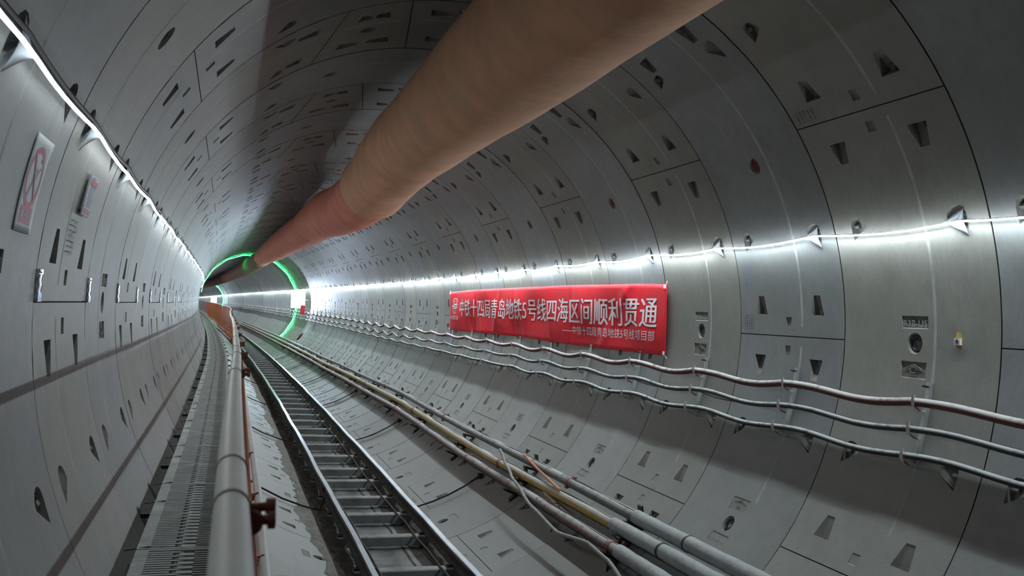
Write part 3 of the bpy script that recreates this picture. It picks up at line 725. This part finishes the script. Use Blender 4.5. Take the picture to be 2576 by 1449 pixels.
# framed notice board
def bd(x, y, o=0): return Q(5.10 + x * .235, 170.2 - y * 4.55, R - .026 - o + .008 * y)
mx = M(5.1, -2.68, .55); root = empty('notice_board', mx)
mb = MB(); mb.grid([[bd(i / 3, j / 6) for i in range(4)] for j in range(7)], 'sheet', False)
for e in ([bd(0, j / 6) for j in range(7)], [bd(1, j / 6) for j in range(7)], [bd(i / 3, 0) for i in range(4)], [bd(i / 3, 1) for i in range(4)]):
    mb.grid([e, [Vector(p) * 1.0 + (Q(5.2, 168, 1) - Q(5.2, 168, 0)) * .009 for p in e]], 'board', False)
wpart(mb, 'board', root, mx)
def rect(mbx, x0, x1, y0, y1, m, o=.002): mbx.poly([bd(x0, y0, o), bd(x1, y0, o), bd(x1, y1, o), bd(x0, y1, o)], m)
mb = MB(); rect(mb, .12, .98, .76, .90, 'signred'); wpart(mb, 'header', root, mx)
mb = MB(); rect(mb, .12, .95, .04, .17, 'signred'); wpart(mb, 'footer', root, mx)
mb = MB(); rect(mb, .2, .8, .935, .965, 'signtext')
for k in range(10):
    y = .70 - k * .053; rect(mb, .14 if k % 2 else .2, .92 - .13 * (k * 37 % 5) / 5, y, y + .024, 'signtext')
wpart(mb, 'printed_lines', root, mx)
for yy in (.1, .9):
    mb = MB(); mb.bar(bd(.5, yy, -.005), Q(5.2, 170.2 - yy * 4.55, R + .005), .02, .02, 'galv'); wpart(mb, 'mount', root, mx)
tag(root, 'small pale notice board with red header and footer standing off the left wall', 'notice board')
# foil tags at the ring joints
for k in range(0, 10):
    s = S0 + W * k; mx = M(s, -2.75, .1); root = empty('reflective_tag', mx)
    mb = MB(); mb.grid([[Q(s + .012 + .095 * i / 3, 176.9 + (.0 + 3.1 * j / 6), R - .006 - .004 * (j % 2)) for i in range(4)] for j in range(7)], 'foil', True); wpart(mb, 'foil_sheet', root, mx, .002)
    mb = MB(); mb.grid([[Q(s + .012 + .08 * i, 179.2 + .8 * j, R - .013) for i in range(2)] for j in range(2)], 'foilblue', False); wpart(mb, 'blue_label', root, mx)
    tag(root, 'shiny upright foil tag on the left wall, %s ring joint from near end' % nth(k), 'foil tag', 'foil tags on the left wall')
# survey target on the right wall
mx = M(4.735, 2.75, .02); root = empty('survey_target', mx)
mb = MB(); mb.box((-.012, -.024, -.016), (.012, .024, .030), 'white', M(4.735, R * math.cos(rad(.5)) - .012, .022)); wpart(mb, 'plate', root, mx)
mb = MB()
X0 = R * math.cos(rad(.5)) - .0255
tp = lambda y, z: P(4.735 + y, X0, .022 + z)
for a, b in ((-.018, .018),): mb.bar(tp(a, .007), tp(b, .007), .002, .003, 'signdark')
mb.bar(tp(0, -.012), tp(0, .026), .003, .002, 'signdark', up=(0, 1, 0)); mb.tube([tp(.012 * math.cos(t * math.pi / 10), .007 + .014 * math.sin(t * math.pi / 10)) for t in range(21)], .0015, 'signdark', 5, up=(1, 0, 0)); wpart(mb, 'cross_hair', root, mx)
mb = MB(); g_ = [Q(4.715 + y, p, R - .002 - d) for y, p, d in ((0, -.5, 0), (.05, -.2, 0), (.055, 1.1, .0), (.04, 2.0, .0), (.01, 1.9, 0), (-.012, .9, 0))]
cen = Q(4.735, .6, R - .013)
for a, b in zip(g_, g_[1:] + g_[:1]): mb.poly([a, b, cen], 'glue', True)
wpart(mb, 'glue_blob', root, mx)
tag(root, 'tiny white survey target glued in yellow on the right wall', 'survey target')
# blue stamped frame and black stencil marks on the ring faces
mb = MB()
def stp(pts, w, m, r=R - .003):
    for (s1, p1), (s2, p2) in zip(pts[:-1], pts[1:]):
        a, b = Q(s1, p1, r), Q(s2, p2, r); nn = a - P(s1, 0, 0); t = (b - a).normalized(); n2 = t.cross(nn.normalized()) * w
        mb.poly([a + n2, a - n2, b - n2, b + n2], m)
for pts in ([(7.30, 12.7), (7.20, 12.8)], [(7.285, 12.6), (7.275, 9.6)], [(7.205, 12.7), (7.195, 9.5), (7.27, 9.45)]): stp(pts, .003, 'bluepaint')
stp([(7.255 + .014 * math.cos(t), 10.0 + .3 * math.sin(t)) for t in [k * math.pi / 6 for k in range(13)]], .004, 'bluepaint')
o = mb.build('paint_stamp'); tag(o, 'small blue stamped frame mark on the right wall below the light strip', 'paint mark')
random.seed(3)
for s1, s2, p1, p2, lab in ((7.33, 7.17, .9, 3.8, 'faded black stencil lettering on the right wall beside a bolt pocket'), (5.83, 5.6, 36.8, 39.0, 'black stencil lettering above the seam on the upper right wall'), (5.2, 4.98, 171, 177 - 2, 'large faded grey stencil lettering on the left wall under the notice board')):
    mb = MB()
    for k in range(5):
        for j in range(7):
            s = s1 + (s2 - s1) * (k + .2) / 5; p = p1 + (p2 - p1) * (j + .2) / 7
            for q in range(2):
                ds, dp = random.uniform(.2, .7) * (s2 - s1) / 5, random.uniform(.2, .75) * (p2 - p1) / 7
                if random.random() < .5: stp([(s, p), (s + ds, p)], .003, 'inkpaint')
                else: stp([(s + ds * .5, p), (s + ds * .5, p + dp * 1.6)], .003, 'inkpaint')
    tag(mb.build('stencil_mark'), lab, 'paint mark')

# ---------------------------------------------------------------- cables and hooked brackets on the right wall
HOOKP = (-8.75, -12.85, -16.9)
def bracket(k):
    s = S0 + W * k + .56; mx = M(s)
    root = empty('cable_bracket', mx @ Matrix.Translation((R * math.cos(rad(-17.4)), 0, R * math.sin(rad(-17.4)))))
    lv = root.matrix_world.inverted() @ mx
    def loc(y, ph, r): return lv @ Vector((r * math.cos(rad(ph)), y, r * math.sin(rad(ph))))
    mb = MB()
    rows = []
    for p in frange(-17.5, -5.6, 1.2): rows.append([loc(-.018, p, R - .002), loc(.018, p, R - .002), loc(.018, p, R - .028), loc(-.018, p, R - .028)])
    mb.grid(rows, 'galv', False, True); mb.poly(rows[0], 'galv'); mb.poly(rows[-1][::-1], 'galv'); part(mb, 'upright', root, mx)
    mb = MB(); mb.tube([loc(0, -6.2, R - .02), loc(.0, -6.2, R - .075)], .008, 'steeldark', 6); part(mb, 'anchor_bolt', root, mx)
    for hp in HOOKP:
        mb = MB(); ctr = [(R - .02, hp - 1.05), (R - .07, hp - 1.1), (R - .115, hp - .95), (R - .152, hp - .45), (R - .165, hp + .25), (R - .170, hp + .95)]
        rows = []
        for q, (r, p) in enumerate(ctr):
            w = .013 * (1 - q * .06); y = -.03 * (q / 5)
            t = Vector(loc(0, ctr[min(q + 1, 5)][1], ctr[min(q + 1, 5)][0])) - Vector(loc(0, ctr[max(q - 1, 0)][1], ctr[max(q - 1, 0)][0])); t.normalize()
            c = Vector(loc(y, p, r)); n = t.cross(Vector((0, 1, 0))).normalized() * .006; yy = Vector((0, w, 0))
            rows.append([c - yy - n, c + yy - n, c + yy + n, c - yy + n])
        mb.grid(rows, 'hookwhite', False, True); mb.poly(rows[0], 'hookwhite'); mb.poly(rows[-1][::-1], 'hookwhite')
        h = part(mb, 'hook', root, mx)
        mb = MB()
        mb.grid([[Vector(rows[q][0]) * (1 - k) + Vector(rows[q][3]) * k - Vector((0, .0012, 0)) for k in (.3, .7)] for q in range(1, 5)], 'red', False)
        st = part(mb, 'stripe', h, mx); st['label'] = 'red stripe'
    return root
proto = bracket(0)
for k in range(0, 33):
    o = proto if k == 0 else copy_tree(proto, M(S0 + W * k + .56) @ Matrix.Translation((R * math.cos(rad(-17.4)), 0, R * math.sin(rad(-17.4)))))
    tag(o, 'galvanised cable bracket with three striped hooks on the right wall, %s from the near end' % nth(k), 'cable bracket', 'hooked cable brackets on the right wall')
def cable(name, i, r, m, sag, sagfar, lab, b=150):
    pts = []
    for s in frange(1.2, 56, .1):
        t = ((s - S0 - .60) / W) % 1; k = math.floor((s - S0 - .60) / W)
        a = lin(s, (14, 24), (sag, sagfar)) * (.75 + .5 * abs(math.sin(k * 12.9)))
        d = a * 4 * t * (1 - t) + (.02 * math.sin(6.28 * t) if s < 14 else .25 * a * math.sin(6.28 * t))
        pts.append(Q(s, HOOKP[i] - d / R * 57.3, R - .030 - r - .06 - .02 * math.sin(3.14 * t)))
    pts += [Q(s, HOOKP[i] - .8 - .6 * math.sin(s * 1.3), R - .1) for s in frange(58, b, 2)]
    mb = MB(); mb.tube(pts, r, m, 12); tag(mb.build(name), lab, 'cable', 'power cables on the right wall')
cable('power_cable', 0, .030, 'cablered', .034, .062, 'thick dusty maroon cable, topmost of three on the right wall hooks')
cable('power_cable', 1, .024, 'cableblack', .018, .075, 'dusty black cable in the middle of three on the right wall hooks')
cable('power_cable', 2, .0225, 'cableblack', .009, .030, 'dusty black cable, lowest of three on the right wall hooks')
mb = MB(); pts = []
for s in frange(7.2, 15, .15):
    t = ((s - S0 - .60) / W) % 1; pts.append(Q(s, HOOKP[1] + .35 - (.03 + .05 * t) * 4 * t * (1 - t) / R * 57.3, R - .075))
mb.tube(pts, .008, 'cablepale', 6); tag(mb.build('thin_wire'), 'thin slack wire hanging beside the middle cable of the right wall', 'wire')
# black cable over the left light strip
mb = MB(); pts = []
for s in frange(1, 50, .1):
    t = ((s - S0 - .27) / W) % 1; pts.append(Q(s, 161.35 + (.028 * 4 * t * (1 - t)) / R * 57.3 * .6, R - .018))
mb.tube(pts, .011, 'tape', 8); tag(mb.build('black_cable'), 'thin black cable running above the light strip on the left wall', 'cable')

# ---------------------------------------------------------------- pipes on the lower right wall
PR = R - .148
PT = (((-2, -43), (4, -43.2), (8, -43.6), (14, -43.9), (19.5, -43.2), (25, -44.5), (34, -46.5), (52, -47.8), (90, -50)),
      ((-2, -46.6), (4, -46.8), (7.2, -47.3), (12, -48.6), (18.8, -47.3), (24, -47.9), (33, -50.5), (51, -51.8), (90, -54)),
      ((-2, -52), (7.5, -52.1), (13, -52.6), (19, -51.4), (23, -52.3), (32, -54.3), (48, -56.3), (90, -58)))
PN = (('pipe_grey', 'dark grey steel pipe, uppermost of three on the lower right wall'), ('pipe_yellow', 'yellow steel pipe, middle of three on the lower right wall'), ('pipe_red', 'dusty dark red steel pipe, lowest of three on the lower right wall'))
SLE = (7.68, 7.92, 7.45); BAND = ((6.68, 5.3), (6.92, 5.5), (6.3, 5.0)); CPL = ((9.4, 15.4, 21.4, 27.4), (11.55, 17.5, 23.5, 29.5), (7.62, 12.7, 18.7, 24.7))
ph = lambda i, s: lin(s, [q[0] for q in PT[i]], [q[1] for q in PT[i]])
for i in range(3):
    key = ('pipegrey', 'pipeyellow', 'pipered')[i]; mx = M(2, PR * math.cos(rad(ph(i, 2))), PR * math.sin(rad(ph(i, 2)))); root = empty('wall_pipe', mx)
    mb = MB(); mb.tube([Q(s, ph(i, s) + .12 * math.sin(s * .7 + i), PR) for s in frange(2, 60, .4) + frange(62, 88, 2)], .056, key, 16); wpart(mb, 'pipe', root, mx)
    mb = MB(); mb.tube([Q(s, ph(i, s) + .12 * math.sin(s * .7 + i), PR) for s in frange(2, SLE[i], .1)], .07, 'foam', 18, rfun=lambda q: .069 + .0018 * math.sin(q * 1.9) + .0018 * math.sin(q * .7)); sl = wpart(mb, 'insulation_sleeve', root, mx); sl['label'] = 'pale foam insulation wrap'
    for s in BAND[i]:
        mb = MB(); mb.tube([Q(s + d, ph(i, s) + .12 * math.sin(s * .7 + i), PR) for d in (-.012, .012)], .0755, 'tape', 18); wpart(mb, 'tape_band', sl, mx)
    for s in CPL[i]:
        mb = MB(); c0 = [Q(s + d, ph(i, s) + .12 * math.sin(s * .7 + i), PR) for d in (-.04, .04)]; mb.tube(c0, .062, 'coupling', 16)
        for sg_ in (-1, 1):
            q = Q(s, ph(i, s) + .12 * math.sin(s * .7 + i) + sg_ * 1.55, PR); mb.box((-.014, -.03, -.014), (.014, .03, .014), 'coupling', Matrix.Translation(q))
        wpart(mb, 'coupling', root, mx)
    mb = MB(); mb.tube([Q(s, ph(i, s) + .12 * math.sin(s * .7 + i) + .75 + .12 * math.sin(s * 3), PR - .043 - .004 * math.sin(s * 5)) for s in frange(SLE[i], 40, .12)], .006, 'steeldark', 5); wpart(mb, 'strapped_wire', root, mx)
    tag(root, PN[i][1], 'pipe', 'pipes on the lower right wall')
def pbr(i, s):
    p = ph(i, s) + .12 * math.sin(s * .7 + i)
    mx = M(s, R * math.cos(rad(p)), R * math.sin(rad(p))); a = rad(p)
    n = Vector((-math.cos(a), 0, -math.sin(a))); t = Vector((-math.sin(a), 0, math.cos(a)))
    root = empty('pipe_bracket', mx)
    mb = MB(); mb.bar(-t * .13 - n * .0 + n * .008, t * .13 + n * .008, .08, .02, 'steeldark', up=n); part(mb, 'base_plate', root, mx)
    for q in (-1, 1):
        mb = MB(); mb.bar(n * .012 - t * .015 + t * q * .005, n * .175 + t * q * .112, .08, .026, 'steeldark', up=t); part(mb, 'arm', root, mx)
    return root
for i in range(3):
    for j in range(0, 14):
        s = 7.62 + 3.02 * j + (.12, .1, 0)[i]
        tag(pbr(i, s), 'black V-shaped steel bracket under the %s pipe, %s from the near end' % (('upper grey', 'yellow', 'lower red')[i], nth(j)), 'pipe bracket', 'V-shaped pipe brackets')
HS = ((11.5, -46.2, 2.45), (10.9, -49.5, 2.50), (10.3, -52.2, 2.47), (9.4, -55.3, 2.52), (8.5, -56.7, 2.56), (7.8, -55.0, 2.53), (7.3, -55.6, 2.54), (6.85, -57.2, 2.60), (6.2, -59.5, 2.66), (5.4, -60, 2.70), (4.0, -60, 2.70))
pts = []
for a, b in zip(HS[:-1], HS[1:]):
    for t in range(6): q = t / 6; q2 = q * q * (3 - 2 * q) * .5 + q * .5; pts.append(Q(a[0] + (b[0] - a[0]) * q, a[1] + (b[1] - a[1]) * q2, a[2] + (b[2] - a[2]) * q))
mb = MB(); mb.tube(pts, .019, 'hose', 10); tag(mb.build('grey_hose'), 'grey hose lying slack across the yellow and red pipes', 'hose')
mb = MB(); mb.tube([Q(10.95, -43.2, 2.545), Q(10.3, -45.0, 2.54), Q(9.3, -47.3, 2.545)], .016, 'orange', 10); tag(mb.build('orange_hose'), 'short orange hose end leaning between the grey and yellow pipes', 'hose')
mx = M(9.8, 2.7 * math.cos(rad(-49.2)), 2.7 * math.sin(rad(-49.2))); root = empty('valve_branch', mx)
mb = MB(); mb.tube([Q(9.85, -49.0, 2.67), Q(9.3, -50, 2.68), Q(8.8, -50.6, 2.72)], .022, 'pipeyellow', 10); wpart(mb, 'branch_pipe', root, mx)
mb = MB(); mb.tube([Q(9.32, -50, 2.68), Q(9.24, -50.1, 2.68)], .034, 'pipeyellow', 8); mb.tube([Q(9.28, -49.5, 2.65), Q(9.28, -50.6, 2.60)], .008, 'coupling', 6); wpart(mb, 'valve', root, mx)
tag(root, 'short yellow branch pipe with valve under the yellow pipe', 'pipe')

# ---------------------------------------------------------------- track
HX, HZ = .4825, -2.44
wob = lambda s, k: .006 * math.sin(s * .9 + k) + .004 * math.sin(s * 2.3 + 2 * k)
prof = ((-.035, 0), (-.035, -.030), (-.010, -.045), (-.009, -.112), (-.055, -.127), (-.055, -.14), (.055, -.14), (.055, -.127), (.009, -.112), (.010, -.045), (.035, -.030), (.035, 0), (.028, .006), (-.028, .006))
for sd, lab in ((-1, 'left rail of the narrow track, nearer the walkway'), (1, 'right rail of the narrow track, nearer the wall pipes')):
    mb = MB(); ss = frange(4, 60, .5) + frange(62, 90, 2)
    rows = [[P(s, sd * HX + wob(s, sd) + a, HZ + b + .3 * wob(s * 1.3, 1)) for a, b in prof] for s in ss]
    n = len(mb.v); w = len(prof)
    for r in rows: mb.v += [tuple(p) for p in r]
    for i in range(len(rows) - 1):
        for j in range(w):
            a = n + i * w + j; b = n + i * w + (j + 1) % w
            mb.face((a, b, b + w, a + w), 'railhead' if j in (0, 10, 11, 12, 13) else 'railside')
    mx = M(4, sd * HX, HZ); root = empty('running_rail', mx); wpart(mb, 'rail_bar', root, mx)
    for s in (7.35, 12.95, 19.2, 25.4):
        mb = MB()
        for q in (-1, 1):
            mb.bar(P(s - .28, sd * HX + wob(s, sd) + q * .02, HZ - .078), P(s + .28, sd * HX + wob(s, sd) + q * .02, HZ - .078), .018, .06, 'railside')
            for d in (-.2, -.07, .07, .2): mb.tube([P(s + d, sd * HX + wob(s, sd) + q * .028, HZ - .078), P(s + d, sd * HX + wob(s, sd) + q * .045, HZ - .078)], .014, 'bolt', 6)
        wpart(mb, 'fishplate', root, mx)
    tag(root, lab, 'rail', 'rails of the narrow track')
mx0 = M(6.6, 0, -2.58); sroot = empty('sleeper', mx0)
mb = MB(); hw, L_ = .055, .60
sec_ = ((-hw, 0), (hw, 0), (hw + .012, -.012), (hw + .012, -.115), (hw, -.115), (hw - .004, -.016), (-hw + .004, -.016), (-hw, -.115), (-hw - .012, -.115), (-hw - .012, -.012))
rows = [[(x, a, b) for a, b in sec_] for x in (-L_, -.3, 0, .3, L_)]
mb.grid(rows, 'sleeper', False, True); mb.poly(rows[0], 'sleeper'); mb.poly(rows[-1][::-1], 'sleeper'); part(mb, 'beam', sroot, mx0)
for x in (-HX - .085, -HX + .085, HX - .085, HX + .085):
    mb = MB(); mb.box((x - .03, -.03, .0), (x + .03, .03, .018), 'railside'); mb.tube([(x, 0, .018), (x, 0, .04)], .013, 'bolt', 6, up=(0, 1, 0)); part(mb, 'rail_clip', sroot, mx0)
SL = [6.62, 7.77, 8.95, 10.3, 11.42, 12.45, 13.66, 14.66, 15.92, 17.25, 18.36, 19.4, 20.7]
while SL[-1] < 62: SL.append(SL[-1] + 1.16 + random.uniform(-.05, .05))
for i, s in enumerate(SL):
    mx = M(s, random.uniform(-.01, .01), -2.58); o = sroot if i == 0 else copy_tree(sroot, mx)
    if i == 0: o.matrix_world = mx
    tag(o, 'dusty grey steel sleeper under the narrow track, %s from the near end' % nth(i), 'sleeper', 'sleepers of the narrow track')
def mudstrip(name, x0, x1, m, amp, lab, seed, base=.004, ragged=.05, step=.12):
    rnd = random.Random(seed); mb = MB(); rows = []; n = 8
    e0 = e1 = 0
    for s in frange(3.2, 60, step):
        e0 = .8 * e0 + rnd.uniform(-ragged, ragged) * .5; e1 = .8 * e1 + rnd.uniform(-ragged, ragged) * .5; row = []
        for j in range(n + 1):
            t = j / n; x = x0 + e0 + (x1 + e1 - x0 - e0) * t
            env = math.sin(math.pi * t) ** .6 if 0 < t < 1 else 0
            d = base + env * amp * rnd.uniform(.35, 1) if 0 < t < 1 else -.004
            row.append(P(s, x, -math.sqrt(max(R * R - x * x, .01)) + d))
        rows.append(row)
    mb.grid(rows, m, True); tag(mb.build(name), lab, 'mud', kind='stuff')
mudstrip('mud_bed', -.42, .40, 'bed', .02, 'grey dried mud covering the tunnel bottom between the rails', 1, .012, .02)
mudstrip('dark_mud', -.70, -.42, 'mud', .06, 'dark dirt heaped along the outside of the left rail', 2, .01, .06)
mudstrip('dark_mud', .36, .60, 'mud', .05, 'dark dirt heaped under the right rail', 3, .01, .04)
mudstrip('mud_crust', -.90, -.66, 'crust', .012, 'pale crumbly mud crust beside the dark dirt left of the track', 4, .003, .09)
mudstrip('mud_crust', .58, .76, 'crust', .022, 'pale crumbly mud crust along the outside of the right rail', 5, .004, .05)
for x, z, a, b, lab in ((.285, -2.565, 5, 40, 'thin cable lying on the sleepers inside the right rail'), (-.37, -2.562, 5, 15, 'thin cable lying on the sleepers inside the left rail')):
    mb = MB(); mb.tube([P(s, x + .015 * math.sin(s * .8) + .006 * math.sin(s * 3), z + .006 * math.sin(s * 5.4)) for s in frange(a, b, .15)], .012, 'railside', 7); tag(mb.build('track_cable'), lab, 'cable')
i = 0
for s in (12.05, 18.15, 24.3, 30.4, 36.4, 42.4):
    for sd in (-1, 1):
        mb = MB()
        a = P(s, sd * .56, HZ - .06)
        if sd > 0: pts = [a] + [Q(s, p, R - .03) for p in (-75.5, -70, -65, -60, -54.2)]
        else: pts = [a] + [Q(s, p, R - .03) for p in (-103, -108, -114, -121, -128)]
        mx = M(s, sd * .56, -2.5); root = empty('tie_rod', mx); mb.tube(pts, .013, 'steeldark', 7, up=(0, 1, 0)); wpart(mb, 'rod', root, mx)
        mb = MB(); q = pts[-1]; mb.box((-.03, -.05, -.03), (.03, .05, .03), 'steeldark', Matrix.Translation(q)); wpart(mb, 'anchor', root, mx)
        tag(root, 'black tie rod bracing the %s rail against the wall, %s from the near end' % ('left' if sd < 0 else 'right', nth(i // 2)), 'tie rod', 'tie rods of the track'); i += 1

# ---------------------------------------------------------------- walkway
WZ = -1.30
WI = lambda s: lin(s, (0, 4.7, 5.7, 9, 17, 20, 23, 35, 45, 52, 60), (-2.335, -2.335, -2.33, -2.30, -2.30, -2.29, -2.29, -2.37, -2.44, -2.45, -2.45)) + .0
WO = lambda s: lin(s, (0, 14, 22, 25, 33, 44, 57, 62), (-1.86, -1.86, -1.82, -1.84, -1.87, -1.93, -1.98, -2.0))
def panel_mb():
    mb = MB(); L2, w = .893, .235
    mb.box((-w, -L2, -.045), (w, L2, -.018), 'gratedark')
    mb.box((-w, -L2, -.045), (-w + .065, L2, 0), 'grate'); mb.box((w - .05, -L2, -.045), (w, L2, 0), 'grate')
    for y in (-L2 + .012, L2 - .012): mb.box((-w, y - .012, -.045), (w, y + .012, .0), 'grate')
    n = 42
    for k in range(n):
        y = -L2 + .04 + (2 * L2 - .08) * (k + .5) / n; h = .012
        st = .04 if k % 2 else 0
        mb.box((-w + .065, y - h, -.02), (-w + .19 + st, y + h, .0), 'grate')
        mb.box((-w + .205 + st, y - h * (.55), -.02), (-.01, y + h * .55, -.003), 'grate')
        if k % 2 == 0: mb.box((-.012, y - .034, -.02), (.062, y + .010, .001), 'grate')
        mb.box((.05 + (.012 if k % 2 else 0), y - h * .6, -.02), (w - .05, y + h * .6, -.002), 'grate')
    return mb
pp = None; i = 0; s = 5.1 - 1.8 * 3 + .9
while s < 115:
    a, b = P(s - .9, (WI(s - .9) + WO(s - .9)) / 2, WZ), P(s + .9, (WI(s + .9) + WO(s + .9)) / 2, WZ)
    o, ex, ey, ez = frame(s); t = (b - a).normalized(); xx = t.cross(ez).normalized(); zz = xx.cross(t); c = (a + b) / 2
    mx = Matrix(((xx.x, t.x, zz.x, c.x), (xx.y, t.y, zz.y, c.y), (xx.z, t.z, zz.z, c.z), (0, 0, 0, 1)))
    if pp is None:
        pp = empty('walkway_grating', mx); part(panel_mb(), 'grating', pp, mx); ob = pp
        for y in (-.86, .3):
            mb = MB(); mb.bar((-.30, y, -.012), (-.17, y, .004), .012, .006, 'wire'); part(mb, 'binding_wire', pp, mx)
    else: ob = copy_tree(pp, mx)
    tag(ob, 'grey steel anti-slip walkway panel along the left wall, %s from the near end' % nth(i), 'walkway panel', 'walkway panels along the left wall'); s += 1.8; i += 1
def wbracket(s, i):
    mx = M(s, -2.4, WZ - .06); root = empty('walkway_bracket', mx)
    x1 = WO(s) + .07; wx = -math.sqrt(R * R - (WZ - .07) ** 2); wx2 = -math.sqrt(R * R - 1.85 ** 2)
    mb = MB(); mb.bar(P(s, wx, WZ - .07), P(s, x1, WZ - .07), .03, .03, 'steeldark'); wpart(mb, 'arm', root, mx)
    mb = MB(); mb.bar(P(s, wx2, -1.85), P(s, x1 - .06, WZ - .09), .04, .04, 'steeldark'); wpart(mb, 'strut', root, mx)
    tag(root, 'dark steel bracket carrying the walkway from the left wall, %s from the near end' % nth(i), 'walkway bracket', 'walkway brackets')
for i in range(34): wbracket(2.6 + 1.8 * i, i)

# ---------------------------------------------------------------- railing
HXF = lambda s: lin(s, (0, .82, 1.45, 2.4, 4.2, 7.3, 9.8, 12.8, 16.8, 22, 26.5, 31.1, 35.4, 43, 62), (-1.925, -1.922, -1.92, -1.912, -1.89, -1.88, -1.872, -1.87, -1.875, -1.83, -1.74, -1.69, -1.76, -1.87, -2.0))
HRZ = -.18
def railtube(off, z, r, name, lab, a=.35):
    mx = M(a, HXF(a) + off, z); root = empty(name, mx)
    mb = MB(); mb.tube([P(s, HXF(s) + off, z + .004 * math.sin(s * 1.1)) for s in frange(a, 60, .2) + frange(61, 116, 1)], r, 'railtube', 18); wpart(mb, 'tube', root, mx)
    if z > -.5:
        for s in (.98, 1.2, 2.85, 3.9, 4.5, 5.7, 7.1, 7.6, 9.4, 10.6, 13.2, 16, 19):
            mb = MB(); mb.tube([P(s + d, HXF(s) + off, z + .004 * math.sin(s * 1.1)) for d in (-.004, .004)], r + .0018, 'band', 18); wpart(mb, 'joint_band', root, mx)
    tag(root, lab, 'handrail', 'white rail tubes of the walkway fence')
railtube(0, HRZ, .0185, 'handrail', 'white tubular handrail along the walkway, passing close below the viewpoint')
railtube(.125, -.80, .018, 'lower_rail', 'white tubular middle rail below the handrail outside the orange bars')
def post(s, i):
    mx = M(s, HXF(s) + .08, WZ - .05); root = empty('fence_post', mx)
    top = P(s, HXF(s) + .012, HRZ - .02); bot = P(s, HXF(s) + .15, WZ - .06)
    mb = MB(); mb.tube([bot, top], .014, 'fence', 12, up=(0, 1, 0)); wpart(mb, 'upright', root, mx)
    for z, x, d in ((HRZ - .010, .020, 0), (-.80, .100, 0)) + (((HRZ - .03, .020, -.22),) if i == 0 else ()):
        c = P(s + d, HXF(s) + x, z); o, ex, ey, ez = frame(s); mb = MB()
        mb.tube([c - ey * .016, c + ey * .016], .013, 'clamp', 12)
        mb.tube([c - ex * .012, c + ex * .026], .0055, 'clamp', 8); mb.tube([c + ex * .018, c + ex * .026], .010, 'clamp', 6)
        mb.tube([c + ez * .012 - ex * .01, c + ex * .022 + ez * .012 + ey * .012], .005, 'clamp', 8); mb.tube([c + ex * .016 + ez * .012 + ey * .012, c + ex * .026 + ez * .012 + ey * .012], .009, 'clamp', 6)
        wpart(mb, 'clamp', root, mx)
    tag(root, 'orange fence post with rusty red clamps on the white rail, %s from the near end' % nth(i), 'fence post', 'posts of the orange walkway fence')
PS = [.98, 3.0, 4.0, 5.1] + [6.6 + 1.85 * i for i in range(38)]
for i, s in enumerate(PS): post(s, i)
def fence(s, i):
    a, b = s + .03, s + 1.82; mx = M(a, HXF(a) + .09, -1.05); root = empty('barred_fence', mx); mb = MB()
    TX, BX = .016, .15; zt, zb = HRZ - .035, -1.2
    L_ = lambda q, t: P(q, HXF(q) + BX + (TX - BX) * t, zb + (zt - zb) * t)
    n = 15 if s < 10 else (24 if s < 70 else 12)
    for k in range(n):
        q = a + (b - a) * (k + .5) / n; w = .006 if s < 10 else (.016 if s < 70 else .03)
        rows = [[L_(q - w, t) + frame(q)[1] * d, L_(q + w, t) + frame(q)[1] * d] for t, d in ((0, .0), (1, .0), (1, .008), (0, .008))]
        mb.grid(rows + rows[:1], 'fence', False)
    wpart(mb, 'bars', root, mx)
    for nm, t in (('middle_bar', .405), ('bottom_bar', .015)):
        mb = MB(); mb.bar(L_(a, t), L_(b, t),   .010, .022, 'fence'); wpart(mb, nm, root, mx)
    tag(root, 'orange barred fence length between walkway and track, %s from the near end' % nth(i), 'fence panel', 'orange fence panels')
for i in range(62): fence(1.50 + 1.85 * i, i)
sc.cycles.use_denoising = True
sc.cycles.use_adaptive_sampling = True; sc.cycles.adaptive_threshold = .02
sc.cycles.max_bounces = 6; sc.cycles.diffuse_bounces = 4; sc.cycles.glossy_bounces = 2; sc.cycles.transmission_bounces = 2; sc.cycles.transparent_max_bounces = 2
